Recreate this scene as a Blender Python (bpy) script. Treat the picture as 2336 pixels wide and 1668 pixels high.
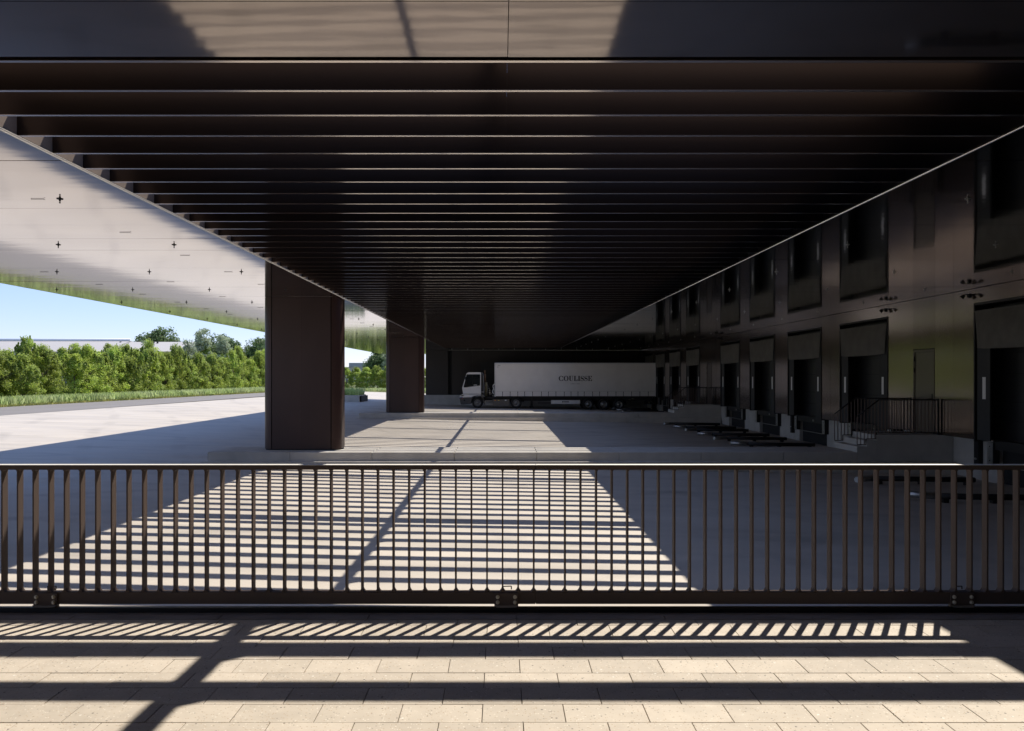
import bpy, bmesh, math, random
from mathutils import Vector, Matrix

R = math.radians
random.seed(7)
scene = bpy.context.scene
for o in list(bpy.data.objects):
    bpy.data.objects.remove(o)

# ------------------------------------------------------------------ camera
EYE = 2.68
cam_d = bpy.data.cameras.new("camera")
cam_d.sensor_width = 36.0
cam_d.lens = 36.0 * 1700 / 2336
cam_d.shift_x = 0.01006
cam_d.shift_y = 0.0106
cam_d.clip_start = 0.05
cam_d.clip_end = 3000
cam = bpy.data.objects.new("camera", cam_d)
scene.collection.objects.link(cam)
cam.location = (0, 0, EYE)
cam.rotation_euler = (R(90), 0, 0)
scene.camera = cam

# ------------------------------------------------------------------ light
SX, SY = 0.350, 0.572                       # the sun stands towards +X and +Y
ELEV = math.atan2(1.0, math.hypot(SX, SY))
AZ = math.atan2(SX, SY)
world = bpy.data.worlds.new("World")
scene.world = world
world.use_nodes = True
wn = world.node_tree
bg = wn.nodes["Background"]
sky = wn.nodes.new("ShaderNodeTexSky")
sky.sky_type = 'NISHITA'
sky.sun_disc = False
sky.sun_elevation = ELEV
sky.sun_rotation = AZ
sky.air_density = 1.0
sky.dust_density = 0.0
sky.ozone_density = 2.5
tint = wn.nodes.new("ShaderNodeMix")
tint.data_type = 'RGBA'
tint.blend_type = 'MULTIPLY'
tint.inputs["Factor"].default_value = 1.0
tint.inputs[7].default_value = (0.66, 0.64, 0.84, 1)
wn.links.new(sky.outputs[0], tint.inputs[6])
air = wn.nodes.new("ShaderNodeMix")
air.data_type = 'RGBA'
air.inputs["Factor"].default_value = 0.33
air.inputs[7].default_value = (1.7, 2.4, 3.6, 1)
wn.links.new(tint.outputs[2], air.inputs[6])
wn.links.new(air.outputs[2], bg.inputs[0])
bg.inputs[1].default_value = 0.15
sun_d = bpy.data.lights.new("sun", 'SUN')
sun_d.energy = 3.9
sun_d.angle = R(0.5)
sun_d.color = (1.0, 0.93, 0.82)
sun = bpy.data.objects.new("sun", sun_d)
scene.collection.objects.link(sun)
sun.rotation_euler = Vector((SX, SY, 1.0)).to_track_quat('Z', 'Y').to_euler()
sun.location = (30, 45, 73)

scene.view_settings.view_transform = 'Standard'
scene.view_settings.look = 'None'
scene.view_settings.gamma = 1.0
scene.view_settings.use_curve_mapping = False
scene.view_settings.exposure = 0.62
scene.render.engine = 'CYCLES'
scene.cycles.use_denoising = True
scene.cycles.max_bounces = 8
scene.cycles.diffuse_bounces = 5
scene.cycles.glossy_bounces = 5
scene.cycles.transmission_bounces = 4
scene.cycles.caustics_reflective = True
scene.cycles.caustics_refractive = False
scene.cycles.sample_clamp_indirect = 12.0

# ------------------------------------------------------------------ materials
def mat(name, col, rough=0.6, metal=0.0, coat=0.0, spec=0.5, var=0.0, vscale=3.0, stretch=(1, 1, 1),
        bump=0.0, bscale=40.0, bstretch=(1, 1, 1), bdist=0.01, fleck=None, objvar=0.0, rvar=0.0,
        detail=4.0, coat_rough=0.1, trans=0.0, col2=None, stain=0.0, track=0.0):
    m = bpy.data.materials.new(name)
    m.use_nodes = True
    nt = m.node_tree
    N, L = nt.nodes, nt.links
    b = N["Principled BSDF"]
    b.inputs["Roughness"].default_value = rough
    b.inputs["Metallic"].default_value = metal
    b.inputs["Coat Weight"].default_value = coat
    b.inputs["Coat Roughness"].default_value = coat_rough
    b.inputs["Specular IOR Level"].default_value = spec
    tc = N.new("ShaderNodeTexCoord")
    geo = N.new("ShaderNodeNewGeometry")

    def noise(scale, st, det=detail, src=None):
        mp = N.new("ShaderNodeMapping")
        mp.inputs["Scale"].default_value = st
        L.new(src or geo.outputs["Position"], mp.inputs["Vector"])
        n = N.new("ShaderNodeTexNoise")
        n.inputs["Scale"].default_value = scale
        n.inputs["Detail"].default_value = det
        L.new(mp.outputs[0], n.inputs["Vector"])
        return n
    cur = None
    rgb = N.new("ShaderNodeRGB")
    rgb.outputs[0].default_value = (*col, 1)
    cur = rgb.outputs[0]

    def mixc(fac, a, bcol, mode='MIX'):
        mx = N.new("ShaderNodeMix")
        mx.data_type = 'RGBA'
        mx.blend_type = mode
        if isinstance(fac, float):
            mx.inputs["Factor"].default_value = fac
        else:
            L.new(fac, mx.inputs["Factor"])
        L.new(a, mx.inputs[6])
        if isinstance(bcol, tuple):
            mx.inputs[7].default_value = (*bcol, 1)
        else:
            L.new(bcol, mx.inputs[7])
        return mx.outputs[2]

    def rng(sock, a, b_, c, d):
        mr = N.new("ShaderNodeMapRange")
        mr.inputs[1].default_value = a
        mr.inputs[2].default_value = b_
        mr.inputs[3].default_value = c
        mr.inputs[4].default_value = d
        L.new(sock, mr.inputs[0])
        return mr.outputs[0]

    if col2 is not None:
        n = noise(vscale * 0.37, stretch)
        cur = mixc(rng(n.outputs["Fac"], 0.35, 0.65, 0.0, 1.0), cur, col2)
    if var:
        n = noise(vscale, stretch)
        v = rng(n.outputs["Fac"], 0.3, 0.7, 1 - var, 1 + var)
        cmb = N.new("ShaderNodeCombineColor")
        for i in range(3):
            L.new(v, cmb.inputs[i])
        cur = mixc(1.0, cur, cmb.outputs[0], 'MULTIPLY')
    if objvar:
        oi = N.new("ShaderNodeObjectInfo")
        v = rng(oi.outputs["Random"], 0, 1, 1 - objvar, 1 + objvar)
        cmb = N.new("ShaderNodeCombineColor")
        for i in range(3):
            L.new(v, cmb.inputs[i])
        cur = mixc(1.0, cur, cmb.outputs[0], 'MULTIPLY')
    if fleck:
        for (sc, lo, hi, fc) in fleck:
            vo = N.new("ShaderNodeTexVoronoi")
            vo.inputs["Scale"].default_value = sc
            L.new(geo.outputs["Position"], vo.inputs["Vector"])
            sep = N.new("ShaderNodeSeparateColor")
            L.new(vo.outputs["Color"], sep.inputs[0])
            pick = N.new("ShaderNodeMath")
            pick.operation = 'LESS_THAN'
            L.new(sep.outputs[0], pick.inputs[0])
            pick.inputs[1].default_value = hi
            near = rng(vo.outputs["Distance"], lo, lo * 1.35, 1.0, 0.0)
            mu = N.new("ShaderNodeMath")
            mu.operation = 'MULTIPLY'
            L.new(pick.outputs[0], mu.inputs[0])
            L.new(near, mu.inputs[1])
            cur = mixc(mu.outputs[0], cur, fc)
    if track:
        for (ang, sc_, ph) in ((0.15, .42, 0), (1.1, .30, 4.0), (-0.5, .36, 9.0)):
            mp = N.new("ShaderNodeMapping")
            mp.inputs["Rotation"].default_value = (0, 0, ang)
            mp.inputs["Location"].default_value = (ph, ph * 2, 0)
            L.new(geo.outputs["Position"], mp.inputs["Vector"])
            wv = N.new("ShaderNodeTexWave")
            wv.bands_direction = 'Y'
            wv.inputs["Scale"].default_value = sc_ * .35
            wv.inputs["Distortion"].default_value = 5.0
            wv.inputs["Detail"].default_value = 2.0
            wv.inputs["Detail Scale"].default_value = 0.35
            L.new(mp.outputs[0], wv.inputs["Vector"])
            v = rng(wv.outputs["Fac"], 0.90, 0.99, 0.0, 1.0)
            nz_ = noise(0.5, (1, 1, 1), 5.0)
            g = rng(nz_.outputs["Fac"], 0.42, 0.62, 0.0, track)
            mu = N.new("ShaderNodeMath")
            mu.operation = 'MULTIPLY'
            L.new(v, mu.inputs[0])
            L.new(g, mu.inputs[1])
            cur = mixc(mu.outputs[0], cur, (0.10, 0.09, 0.085))
    if stain:
        n = noise(0.9, (0.25, 1, 1), 6.0)
        v = rng(n.outputs["Fac"], 0.5, 0.75, 1.0, 1 - stain)
        cmb = N.new("ShaderNodeCombineColor")
        for i in range(3):
            L.new(v, cmb.inputs[i])
        cur = mixc(1.0, cur, cmb.outputs[0], 'MULTIPLY')
    L.new(cur, b.inputs["Base Color"])
    if rvar:
        n = noise(vscale, stretch)
        L.new(rng(n.outputs["Fac"], 0.3, 0.7, max(0.02, rough - rvar), rough + rvar), b.inputs["Roughness"])
    if bump:
        n = noise(bscale, bstretch, 3.0)
        bp = N.new("ShaderNodeBump")
        bp.inputs["Strength"].default_value = bump
        bp.inputs["Distance"].default_value = bdist
        L.new(n.outputs["Fac"], bp.inputs["Height"])
        L.new(bp.outputs[0], b.inputs["Normal"])
        if coat:
            L.new(bp.outputs[0], b.inputs["Coat Normal"])
    if trans:
        tr = N.new("ShaderNodeBsdfTranslucent")
        L.new(cur, tr.inputs[0])
        ms = N.new("ShaderNodeMixShader")
        ms.inputs[0].default_value = trans
        L.new(b.outputs[0], ms.inputs[1])
        L.new(tr.outputs[0], ms.inputs[2])
        L.new(ms.outputs[0], N["Material Output"].inputs[0])
    return m

M = {}
M['court'] = mat("court_concrete", (0.50, 0.45, 0.385), 0.62, var=0.09, vscale=1.4, stretch=(0.12, 1.0, 1), bump=0.25, bscale=22,
                 bstretch=(0.05, 1, 1), bdist=0.004, stain=0.17, track=0.16, rvar=0.08, detail=9.0)
M['court_kerb'] = mat("precast_concrete", (0.52, 0.49, 0.44), 0.75, var=0.10, vscale=2.2, bump=0.15, bscale=60, bdist=0.003)
M['conc_wall'] = mat("dock_concrete", (0.50, 0.48, 0.44), 0.8, var=0.12, vscale=1.8, bump=0.12, bscale=50, bdist=0.003)
M['paver'] = mat("terrazzo_paver", (0.50, 0.44, 0.365), 0.7, var=0.07, vscale=9, objvar=0.09, bump=0.2, bscale=160, bdist=0.002,
                 fleck=[(85, 0.30, 0.10, (0.62, 0.57, 0.49)), (70, 0.24, 0.10, (0.27, 0.24, 0.20)), (46, 0.22, 0.035, (0.17, 0.15, 0.13)),
                        (95, 0.30, 0.14, (0.40, 0.31, 0.22)), (38, .20, .03, (0.66, 0.63, 0.57))])
M['joint'] = mat("joint_sand", (0.06, 0.055, 0.05), 0.95)
M['deckedge'] = mat("dark_edging_concrete", (0.27, 0.235, 0.21), 0.85, var=0.25, vscale=6, stretch=(0.4, 1, 1), bump=0.5, bscale=70, bdist=0.004)
M['asphalt'] = mat("asphalt", (0.20, 0.185, 0.175), 0.85, var=0.06, vscale=0.4)
M['grass_ground'] = mat("verge_soil_grass", (0.085, 0.12, 0.035), 0.9, var=0.35, vscale=0.8, col2=(0.16, 0.15, 0.05))
M['soffit'] = mat("glossy_bronze_soffit", (0.285, 0.225, 0.19), 0.07, metal=1.0, coat=1.0, coat_rough=0.06, bump=0.07, bscale=1.0,
                  bstretch=(0.5, 1.6, 1), bdist=0.03, var=0.04, vscale=0.6, stretch=(0.3, 1, 1), objvar=0.03)
M['wall'] = mat("satin_bronze_wall", (0.20, 0.15, 0.125), 0.18, metal=0.9, coat=0.6, coat_rough=0.12, bump=0.10, bscale=1.3,
                bstretch=(1, 0.5, 1.6), bdist=0.02, objvar=0.12)
M['bronze'] = mat("bronze_satin", (0.050, 0.027, 0.023), 0.34, metal=0.15, spec=0.35, coat=0.05, coat_rough=0.3, var=0.12, vscale=1.2, stretch=(1, 1, 0.4), objvar=0.10)
M['groove'] = mat("shadow_groove", (0.003, 0.003, 0.003), 0.95, spec=0.1)
M['endwall'] = mat("end_wall_panel", (0.022, 0.019, 0.018), 0.35, metal=0.3, objvar=.1)
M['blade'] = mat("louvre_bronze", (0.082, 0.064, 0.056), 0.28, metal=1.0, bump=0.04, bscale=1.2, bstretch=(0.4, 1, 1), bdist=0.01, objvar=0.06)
M['railglint'] = mat("rail_top_glint", (0.92, 0.89, 0.84), 0.45, metal=0.3)  # near-white colour paints the sunlit glint on the top rail
M['cap'] = mat("blade_edge_gleam", (0.88, 0.80, 0.73), 0.14, metal=1.0)  # pale metal puts the yard's reflected brightness into the blade undersides
M['rail'] = mat("railing_bronze", (0.128, 0.096, 0.082), 0.55, metal=0.0, spec=0.12, bump=0.08, bscale=90, bdist=0.001)
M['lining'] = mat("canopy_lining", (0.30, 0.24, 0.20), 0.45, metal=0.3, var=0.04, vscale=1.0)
M['alu'] = mat("polished_trim", (0.93, 0.92, 0.90), 0.10, metal=1.0)
M['steel'] = mat("galvanised_steel", (0.42, 0.42, 0.41), 0.38, metal=0.9, var=0.15, vscale=12, bump=0.1, bscale=60, bdist=0.001)
M['zinc'] = mat("zinc_bolt", (0.75, 0.70, 0.58), 0.5, metal=0.2)
M['darksteel'] = mat("dark_steel", (0.025, 0.024, 0.024), 0.5, metal=0.4)
M['black'] = mat("black_rubber", (0.012, 0.012, 0.012), 0.8, var=0.1, vscale=6)
M['pit'] = mat("dark_recess", (0.02, 0.02, 0.02), 0.9)
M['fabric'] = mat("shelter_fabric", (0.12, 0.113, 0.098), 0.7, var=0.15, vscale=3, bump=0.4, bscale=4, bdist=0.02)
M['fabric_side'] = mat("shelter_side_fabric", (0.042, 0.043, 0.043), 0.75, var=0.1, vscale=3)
M['white'] = mat("white_marker", (0.82, 0.82, 0.80), 0.5)
M['doorblack'] = mat("sectional_door", (0.012, 0.012, 0.013), 0.45)
M['doorpanel'] = mat("service_door_paint", (0.12, 0.095, 0.08), 0.35, metal=0.6, coat=0.3)
M['winpane'] = mat("door_pane", (0.10, 0.085, 0.075), 0.25, coat=0.5)
M['truckwhite'] = mat("white_truck_paint", (0.78, 0.78, 0.77), 0.35, coat=0.4, var=0.03, vscale=1.5)
M['tarp'] = mat("white_tarpaulin", (0.90, 0.88, 0.84), 0.55, var=0.04, vscale=1.0, bump=0.25, bscale=1.6, bstretch=(1, 1, 0.4), bdist=0.02)
M['plastic'] = mat("grey_bumper_plastic", (0.07, 0.07, 0.072), 0.55)
M['chassis'] = mat("chassis_black", (0.02, 0.02, 0.021), 0.6)
M['tyre'] = mat("tyre_rubber", (0.018, 0.018, 0.018), 0.85)
M['rim'] = mat("wheel_rim", (0.30, 0.30, 0.30), 0.4, metal=0.6)
M['boxgrey'] = mat("grey_side_box", (0.15, 0.14, 0.125), 0.5, metal=0.2)
M['olive'] = mat("olive_exhaust", (0.23, 0.20, 0.11), 0.45, metal=0.4, var=0.2, vscale=5)
M['rust'] = mat("rusty_exhaust_pipe", (0.20, 0.12, 0.07), 0.6, metal=0.3, var=0.4, vscale=9)
M['glass'] = mat("dark_glass", (0.010, 0.016, 0.018), 0.06, spec=0.7, coat=0.5, coat_rough=0.02)
M['amber'] = mat("amber_marker", (0.75, 0.25, 0.03), 0.3)
M['yellow'] = mat("yellow_marker", (0.75, 0.55, 0.10), 0.3)
M['red'] = mat("red_marker", (0.5, 0.04, 0.03), 0.3)
M['ink'] = mat("black_ink", (0.008, 0.008, 0.008), 0.6)
M['greyink'] = mat("grey_ink", (0.22, 0.22, 0.21), 0.6)
M['blue'] = mat("blue_badge", (0.04, 0.08, 0.35), 0.3)
M['bark'] = mat("bark", (0.10, 0.075, 0.055), 0.9, var=0.3, vscale=8)
M['leaf_a'] = mat("leaf_fresh", (0.38, 0.48, 0.12), 0.5, objvar=0.2, var=0.4, vscale=1.3, trans=0.55, col2=(0.42, 0.50, 0.09), spec=0.35)
M['leaf_b'] = mat("leaf_dark", (0.14, 0.21, 0.075), 0.5, objvar=0.12, var=0.4, vscale=0.5, trans=0.45, spec=0.35)
M['leaf_c'] = mat("leaf_silver", (0.42, 0.48, 0.31), 0.5, objvar=0.08, var=0.3, vscale=1.4, trans=0.3, spec=0.3)
M['grass'] = mat("tall_grass", (0.46, 0.56, 0.22), 0.6, var=0.3, vscale=0.9, trans=0.55, col2=(0.52, 0.58, 0.30), spec=0.2)
M['drygrass'] = mat("dry_grass", (0.50, 0.46, 0.15), 0.7, var=0.2, vscale=1.2, trans=0.2, col2=(0.25, 0.28, 0.07), spec=0.2)
M['hallwall'] = mat("pale_cladding", (0.44, 0.42, 0.40), 0.7, var=0.03, vscale=0.1)
M['hallroof'] = mat("white_roof", (0.80, 0.82, 0.84), 0.5)
M['housegrey'] = mat("grey_roofing", (0.30, 0.33, 0.36), 0.7)

# ------------------------------------------------------------------ mesh helpers
COL = scene.collection

class MB:
    def __init__(s):
        s.v, s.f, s.sm = [], [], []

    def add(s, vs, fs, smooth=False):
        n = len(s.v)
        s.v += [tuple(v) for v in vs]
        s.f += [tuple(i + n for i in f) for f in fs]
        s.sm += [smooth] * len(fs)
        return s

    def box(s, x0, x1, y0, y1, z0, z1):
        return s.add([(x0, y0, z0), (x1, y0, z0), (x1, y1, z0), (x0, y1, z0), (x0, y0, z1), (x1, y0, z1), (x1, y1, z1), (x0, y1, z1)],
                     [(0, 3, 2, 1), (4, 5, 6, 7), (0, 1, 5, 4), (1, 2, 6, 5), (2, 3, 7, 6), (3, 0, 4, 7)])

    def cbox(s, x0, x1, y0, y1, z0, z1, c=0.004):
        """box with a small chamfer on the four edges along Z and the top edges"""
        r = [(x0 + c, y0), (x1 - c, y0), (x1, y0 + c), (x1, y1 - c), (x1 - c, y1), (x0 + c, y1), (x0, y1 - c), (x0, y0 + c)]
        r2 = [(x0 + c, y0 + c), (x1 - c, y0 + c), (x1 - c, y0 + c), (x1 - c, y1 - c), (x1 - c, y1 - c), (x0 + c, y1 - c), (x0 + c, y1 - c), (x0 + c, y0 + c)]
        vs = [(x, y, z0) for x, y in r] + [(x, y, z1 - c) for x, y in r] + [(x, y, z1) for x, y in [r2[0], r2[2], r2[4], r2[6]]]
        fs = [tuple(range(7, -1, -1))]
        for i in range(8):
            j = (i + 1) % 8
            fs.append((i, j, j + 8, i + 8))
        t = 16
        # 0:(x0c,y0c) 1:(x1c,y0c) 2:(x1c,y1c) 3:(x0c,y1c)
        fs += [(8, 9, t + 1, t), (9, 10, t + 1), (10, 11, t + 2, t + 1), (11, 12, t + 2), (12, 13, t + 3, t + 2), (13, 14, t + 3),
               (14, 15, t, t + 3), (15, 8, t), (t, t + 1, t + 2, t + 3)]
        return s.add(vs, fs)

    def prism(s, poly, a0, a1, axis='y'):
        """polygon in (x,z) swept along y, or (y,z) swept along x, or (x,y) swept along z"""
        n = len(poly)

        def P(u, w, a):
            return (u, a, w) if axis == 'y' else ((a, u, w) if axis == 'x' else (u, w, a))
        vs = [P(u, w, a0) for u, w in poly] + [P(u, w, a1) for u, w in poly]
        fs = [tuple(range(n)), tuple(range(2 * n - 1, n - 1, -1))]
        fs += [(i, (i + 1) % n, (i + 1) % n + n, i + n)[::-1] for i in range(n)]
        return s.add(vs, fs)

    def tube(s, p, q, r, n=12, r2=None, cap=True):
        p, q = Vector(p), Vector(q)
        d = (q - p).normalized()
        u = d.orthogonal().normalized()
        w = d.cross(u)
        r2 = r if r2 is None else r2
        vs = [p + (u * math.cos(t) + w * math.sin(t)) * r for t in [2 * math.pi * i / n for i in range(n)]]
        vs += [q + (u * math.cos(t) + w * math.sin(t)) * r2 for t in [2 * math.pi * i / n for i in range(n)]]
        s.add(vs, [(i, (i + 1) % n, (i + 1) % n + n, i + n) for i in range(n)], True)
        if cap:
            k = len(s.v) - 2 * n
            s.f += [tuple(k + i for i in range(n - 1, -1, -1)), tuple(k + n + i for i in range(n))]
            s.sm += [False, False]
        return s

    def path(s, pts, r, n=8):
        for a, b in zip(pts, pts[1:]):
            s.tube(a, b, r, n)
        return s

    def lathe_y(s, c, prof, n=28):
        """prof: list of (radius, y offset)"""
        cx, cy, cz = c
        k = len(prof)
        vs = []
        for i in range(n):
            t = 2 * math.pi * i / n
            for r, y in prof:
                vs.append((cx + r * math.cos(t), cy + y, cz + r * math.sin(t)))
        fs = []
        for i in range(n):
            j = (i + 1) % n
            for m in range(k - 1):
                fs.append((i * k + m, j * k + m, j * k + m + 1, i * k + m + 1))
        return s.add(vs, fs, True)

    def mesh(s, name):
        me = bpy.data.meshes.new(name)
        me.from_pydata(s.v, [], s.f)
        me.polygons.foreach_set('use_smooth', s.sm)
        me.update()
        return me

    def build(s, name, m, parent=None, origin=None):
        if origin is not None:
            o0 = Vector(origin)
            s.v = [tuple(Vector(v) - o0) for v in s.v]
        me = s.mesh(name)
        me.materials.append(m)
        ob = bpy.data.objects.new(name, me)
        COL.objects.link(ob)
        if origin is not None:
            ob.location = origin
        if parent is not None:
            ob.parent = parent
            if origin is not None:
                ob.location = Vector(origin) - wloc(parent)
            else:
                ob.location = -wloc(parent)
        return ob

def wloc(o):
    v = Vector((0, 0, 0))
    while o is not None:
        v += o.location
        o = o.parent
    return v

def inst(name, me, loc, parent=None, rz=0.0, sc=None):
    ob = bpy.data.objects.new(name, me)
    COL.objects.link(ob)
    ob.location = Vector(loc) - (wloc(parent) if parent is not None else Vector((0, 0, 0)))
    if parent is not None:
        ob.parent = parent
    ob.rotation_euler = (0, 0, rz)
    if sc:
        ob.scale = sc
    return ob

def thing(name, label, cat, loc=(0, 0, 0), group=None):
    o = bpy.data.objects.new(name, None)
    COL.objects.link(o)
    o.location = loc
    o.empty_display_size = 0.2
    return tag(o, label, cat, group)

def tag(o, label=None, cat=None, group=None, kind=None):
    if label: o['label'] = label
    if cat: o['category'] = cat
    if group: o['group'] = group
    if kind: o['kind'] = kind
    return o

def copy_thing(root, loc, label=None):
    r = root.copy()
    COL.objects.link(r)
    r.location = loc
    if label: r['label'] = label
    for ch in root.children:
        c = ch.copy()
        COL.objects.link(c)
        c.parent = r
        for g in ch.children:
            d = g.copy()
            COL.objects.link(d)
            d.parent = c
    return r

# ------------------------------------------------------------------ ground
def court_z(x):
    if x <= -25.5: return 0.68
    if x <= -9: return 0.175 + (-9 - x) * (0.505 / 16.5)
    if x <= -2: return 0.028 + (-2 - x) * 0.021
    return -0.0142 * x

def sheet(name, m, xs, ys, zf):
    mb = MB()
    vs = [(x, y, zf(x, y)) for y in ys for x in xs]
    nx = len(xs)
    fs = [(j * nx + i, j * nx + i + 1, (j + 1) * nx + i + 1, (j + 1) * nx + i) for j in range(len(ys) - 1) for i in range(nx - 1)]
    mb.add(vs, fs)
    o = mb.build(name, m)
    return tag(o, kind='structure')

tag(sheet('ground', M['grass_ground'], [-900, -24, -18, -9, 0, 14, 900], [-300, 200, 1500], lambda x, y: {-900: .665, -24: .60, -18: .35, -9: .08, 0: -.05}.get(x, -.6)), kind='structure')
tag(sheet('service_yard', M['court'], [-25.5, -20, -15, -9, -2, 0, 13.5], [5.0, 20, 68.6], lambda x, y: court_z(x)), kind='structure')
tag(sheet('outer_yard', M['court'], [-25.5, -13], [-40, 4.99], lambda x, y: court_z(x)), kind='structure')
tag(sheet('yard_extension', M['court'], [-25.5, -20, -15, -9, -2, 0, 14], [68.61, 106], lambda x, y: court_z(x)), kind='structure')
mb = MB()
mb.add([(-25.2, -60, .684), (-33.6, -60, .684), (-33.0, 40, .684), (-28.6, 108, .684), (-22.4, 106, .684), (-25.6, 36, .684)],
       [(0, 5, 2, 1), (5, 4, 3, 2)])
tag(mb.build('road', M['asphalt']), kind='structure')
mb = MB()
mb.add([(-29.2, 108, .60), (-23.0, 104, .56), (20, 104, -.24), (20, 110, -.24)], [(0, 1, 2, 3)])

# ------------------------------------------------------------------ paved deck
DZ = 1.05
deck = bpy.data.objects.new('paved_deck', None)
COL.objects.link(deck)
tag(deck, kind='structure')
MB().box(-12.9, 12.9, -12, 5.157, 0.0, DZ - 0.055).build('deck_base', M['conc_wall'], deck)
MB().box(-12.9, 12.9, -12, 4.99, DZ - 0.05, DZ - 0.014).build('bedding', M['joint'], deck)
PW, PD = 0.397, 0.1957
pav_meshes = []
for k in range(4):
    pm = MB().cbox(-PW / 2 + .0018, PW / 2 - .0018, -PD / 2 + .0015, PD / 2 - .0015, -0.012, 0, 0.0018).mesh('paver')
    pm.materials.append(M['paver'])
    pav_meshes.append(pm)
row0 = 4.879                      # far joint line of the first full row
rows = 11
for r in range(-1, rows):
    yc = row0 - PD * (r + 0.5)
    off = (-0.094 if r % 2 == 0 else -0.296)
    for k in range(-12, 12):
        xc = off + PW * k + PW / 2
        if abs(xc) > 4.45: continue
        d = PD
        if r == -1:
            # the cut row against the edging
            ob = inst('paver', pav_meshes[k % 4], (xc, row0 + .0545, DZ + random.uniform(-.0012, .0012)), deck, sc=(1, .555, 1))
        else:
            ob = inst('paver', pav_meshes[k % 4], (xc, yc, DZ + random.uniform(-.0012, .0012)), deck)
mb = MB()
r = -1
y = row0
rr = 0
while y > -11.8:
    off = (-0.094 if rr % 2 == 0 else -0.296)
    for k in range(-34, 34):
        xc = off + PW * k + PW / 2
        if abs(xc) > 12.6: continue
        if rr < rows and abs(xc) <= 4.45: continue
        mb.cbox(xc - PW / 2 + .0018, xc + PW / 2 - .0018, y - PD + .0015, y - .0015, DZ - .012, DZ + random.uniform(-.0012, .0012), .0018)
    y -= PD
    rr += 1
o = mb.build('outlying_paving', M['paver'], deck)
tag(o, kind='stuff')
mb = MB()
x = -12.9
while x < 12.9:
    L_ = 1.0
    mb.cbox(x + .002, min(x + L_ - .002, 12.9), 4.992, 5.083, DZ - .05, DZ + .004, .004)
    x += L_
mb.build('edging_strip', M['deckedge'], deck)
MB().cbox(-12.9, 12.9, 5.087, 5.155, DZ - .05, DZ - .004, .003).build('edging_upstand', M['deckedge'], deck)
MB().cbox(-12.9, 12.9, 5.158, 5.205, 0.3, DZ + .026, .003).build('steel_edge_angle', M['darksteel'], deck)

# ------------------------------------------------------------------ railing
RY0, RY1 = 5.185, 5.243
rail = thing('railing', 'dark bronze flat bar railing along the edge of the paved deck', 'railing', (0, 5.214, DZ))
for x0, x1 in ((-10.0, -5.99), (-5.988, 0.236), (0.238, 6.46), (6.462, 10.0)):
    MB().cbox(x0, x1, RY0, RY1, 2.030, 2.0605, .002).build('top_rail', M['rail'], rail)
    MB().cbox(x0, x1, RY0 + .001, RY1 - .001, 2.0606, 2.064, .001).build('rail_highlight', M['railglint'], rail)  # thin pale strip carries the painted highlight of the rail
    MB().cbox(x0, x1, RY0, RY1, 1.096, 1.178, .004).build('bottom_rail', M['rail'], rail)
prof = [(-.019, 0), (.019, 0), (.0105, .010), (.0055, .022), (.0055, .838), (.0080, .846), (.013, .852), (-.013, .852), (-.0080, .846), (-.0055, .838), (-.0055, .022), (-.0105, .010)]
bal_me = MB().prism([(x, z) for x, z in prof], -0.028, 0.028).mesh('baluster')
bal_me.materials.append(M['rail'])
for k in range(-75, 76):
    x = 0.333 + 0.1089 * k
    if abs(x) < 8.4:
        inst('baluster', bal_me, (x, 5.214, 1.178), rail)
for bx in (-6.35, -3.17, 0.032, 3.20, 6.36):
    br = MB().cbox(bx - .083, bx + .083, RY0 - .012, RY0 - .001, 1.075, 1.174, .002).build('bracket', M['rail'], rail)
    MB().prism([(bx - .083, 1.092), (bx + .083, 1.092), (bx + .07, 1.080), (bx + .03, 1.0775), (bx - .03, 1.0775), (bx - .07, 1.080)], 5.160, 5.184).build('bracket_foot', M['deckedge'], br)
    MB().box(bx - .06, bx + .06, 5.206, 5.240, 0.90, 1.095).build('bracket_arm', M['darksteel'], br)
    for sx in (-.060, .060):
        for bz in (1.112, 1.149):
            mb = MB().tube((bx + sx, RY0 - .018, bz), (bx + sx, RY0 - .012, bz), .0135, 12)
            mb.tube((bx + sx, RY0 - .026, bz), (bx + sx, RY0 - .018, bz), .0085, 6, .0115)
            mb.build('bolt', M['zinc'], br)
    if abs(bx) < 4:
        MB().path([(bx - .022, 5.24, 1.179), (bx - .022, 5.24, 1.203), (bx + .036, 5.24, 1.205), (bx + .036, 5.24, 1.183)], .004, 6).build('loop', M['darksteel'], br)

# ------------------------------------------------------------------ canopy structure (soffits)
CZ = 5.08
XL, XR = -4.86, 5.0
PJ = 1.174
WX = 12.9
def soffit(name, label, x0, x1, y_from, y_to, xj=None):
    t = thing(name, label, 'ceiling', ((x0 + x1) / 2, y_from, CZ))
    del t['category']
    tag(t, kind='structure')
    y = 4.77 + PJ * math.floor((y_from - 4.77) / PJ)
    segs = [(x0, x1)] if xj is None else [(x0, xj), (xj, x1)]
    while y < y_to - .02:
        a, b = max(y, y_from), min(y + PJ, y_to)
        for (u, v) in segs:
            if b - a > .05:
                w = .006
                jz = random.uniform(-.0012, .0012)
                mb = MB().box(u + .003, v - .003, a + w / 2, b - w / 2, CZ + jz, CZ + .03)
                cx, cy = (u + v) / 2, (a + b) / 2
                o = mb.build('soffit_panel', M['soffit'], t, (cx, cy, CZ))
                o.rotation_euler = (random.gauss(0, .0004), random.gauss(0, .0003), 0)
        y += PJ
    return t
BY = 62.9
s1 = soffit('soffit_left', None, -12.9, XL - .02, -12, 80.0)
s2 = soffit('soffit_right', None, XR + .02, WX, -12, 68.0)
s3 = soffit('soffit_near', None, XL - .017, XR + .017, -12, 5.60, 0.045)
s4 = soffit('soffit_far', None, XL - .017, XR + .017, BY + .05, 68.0, 0.045)
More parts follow.
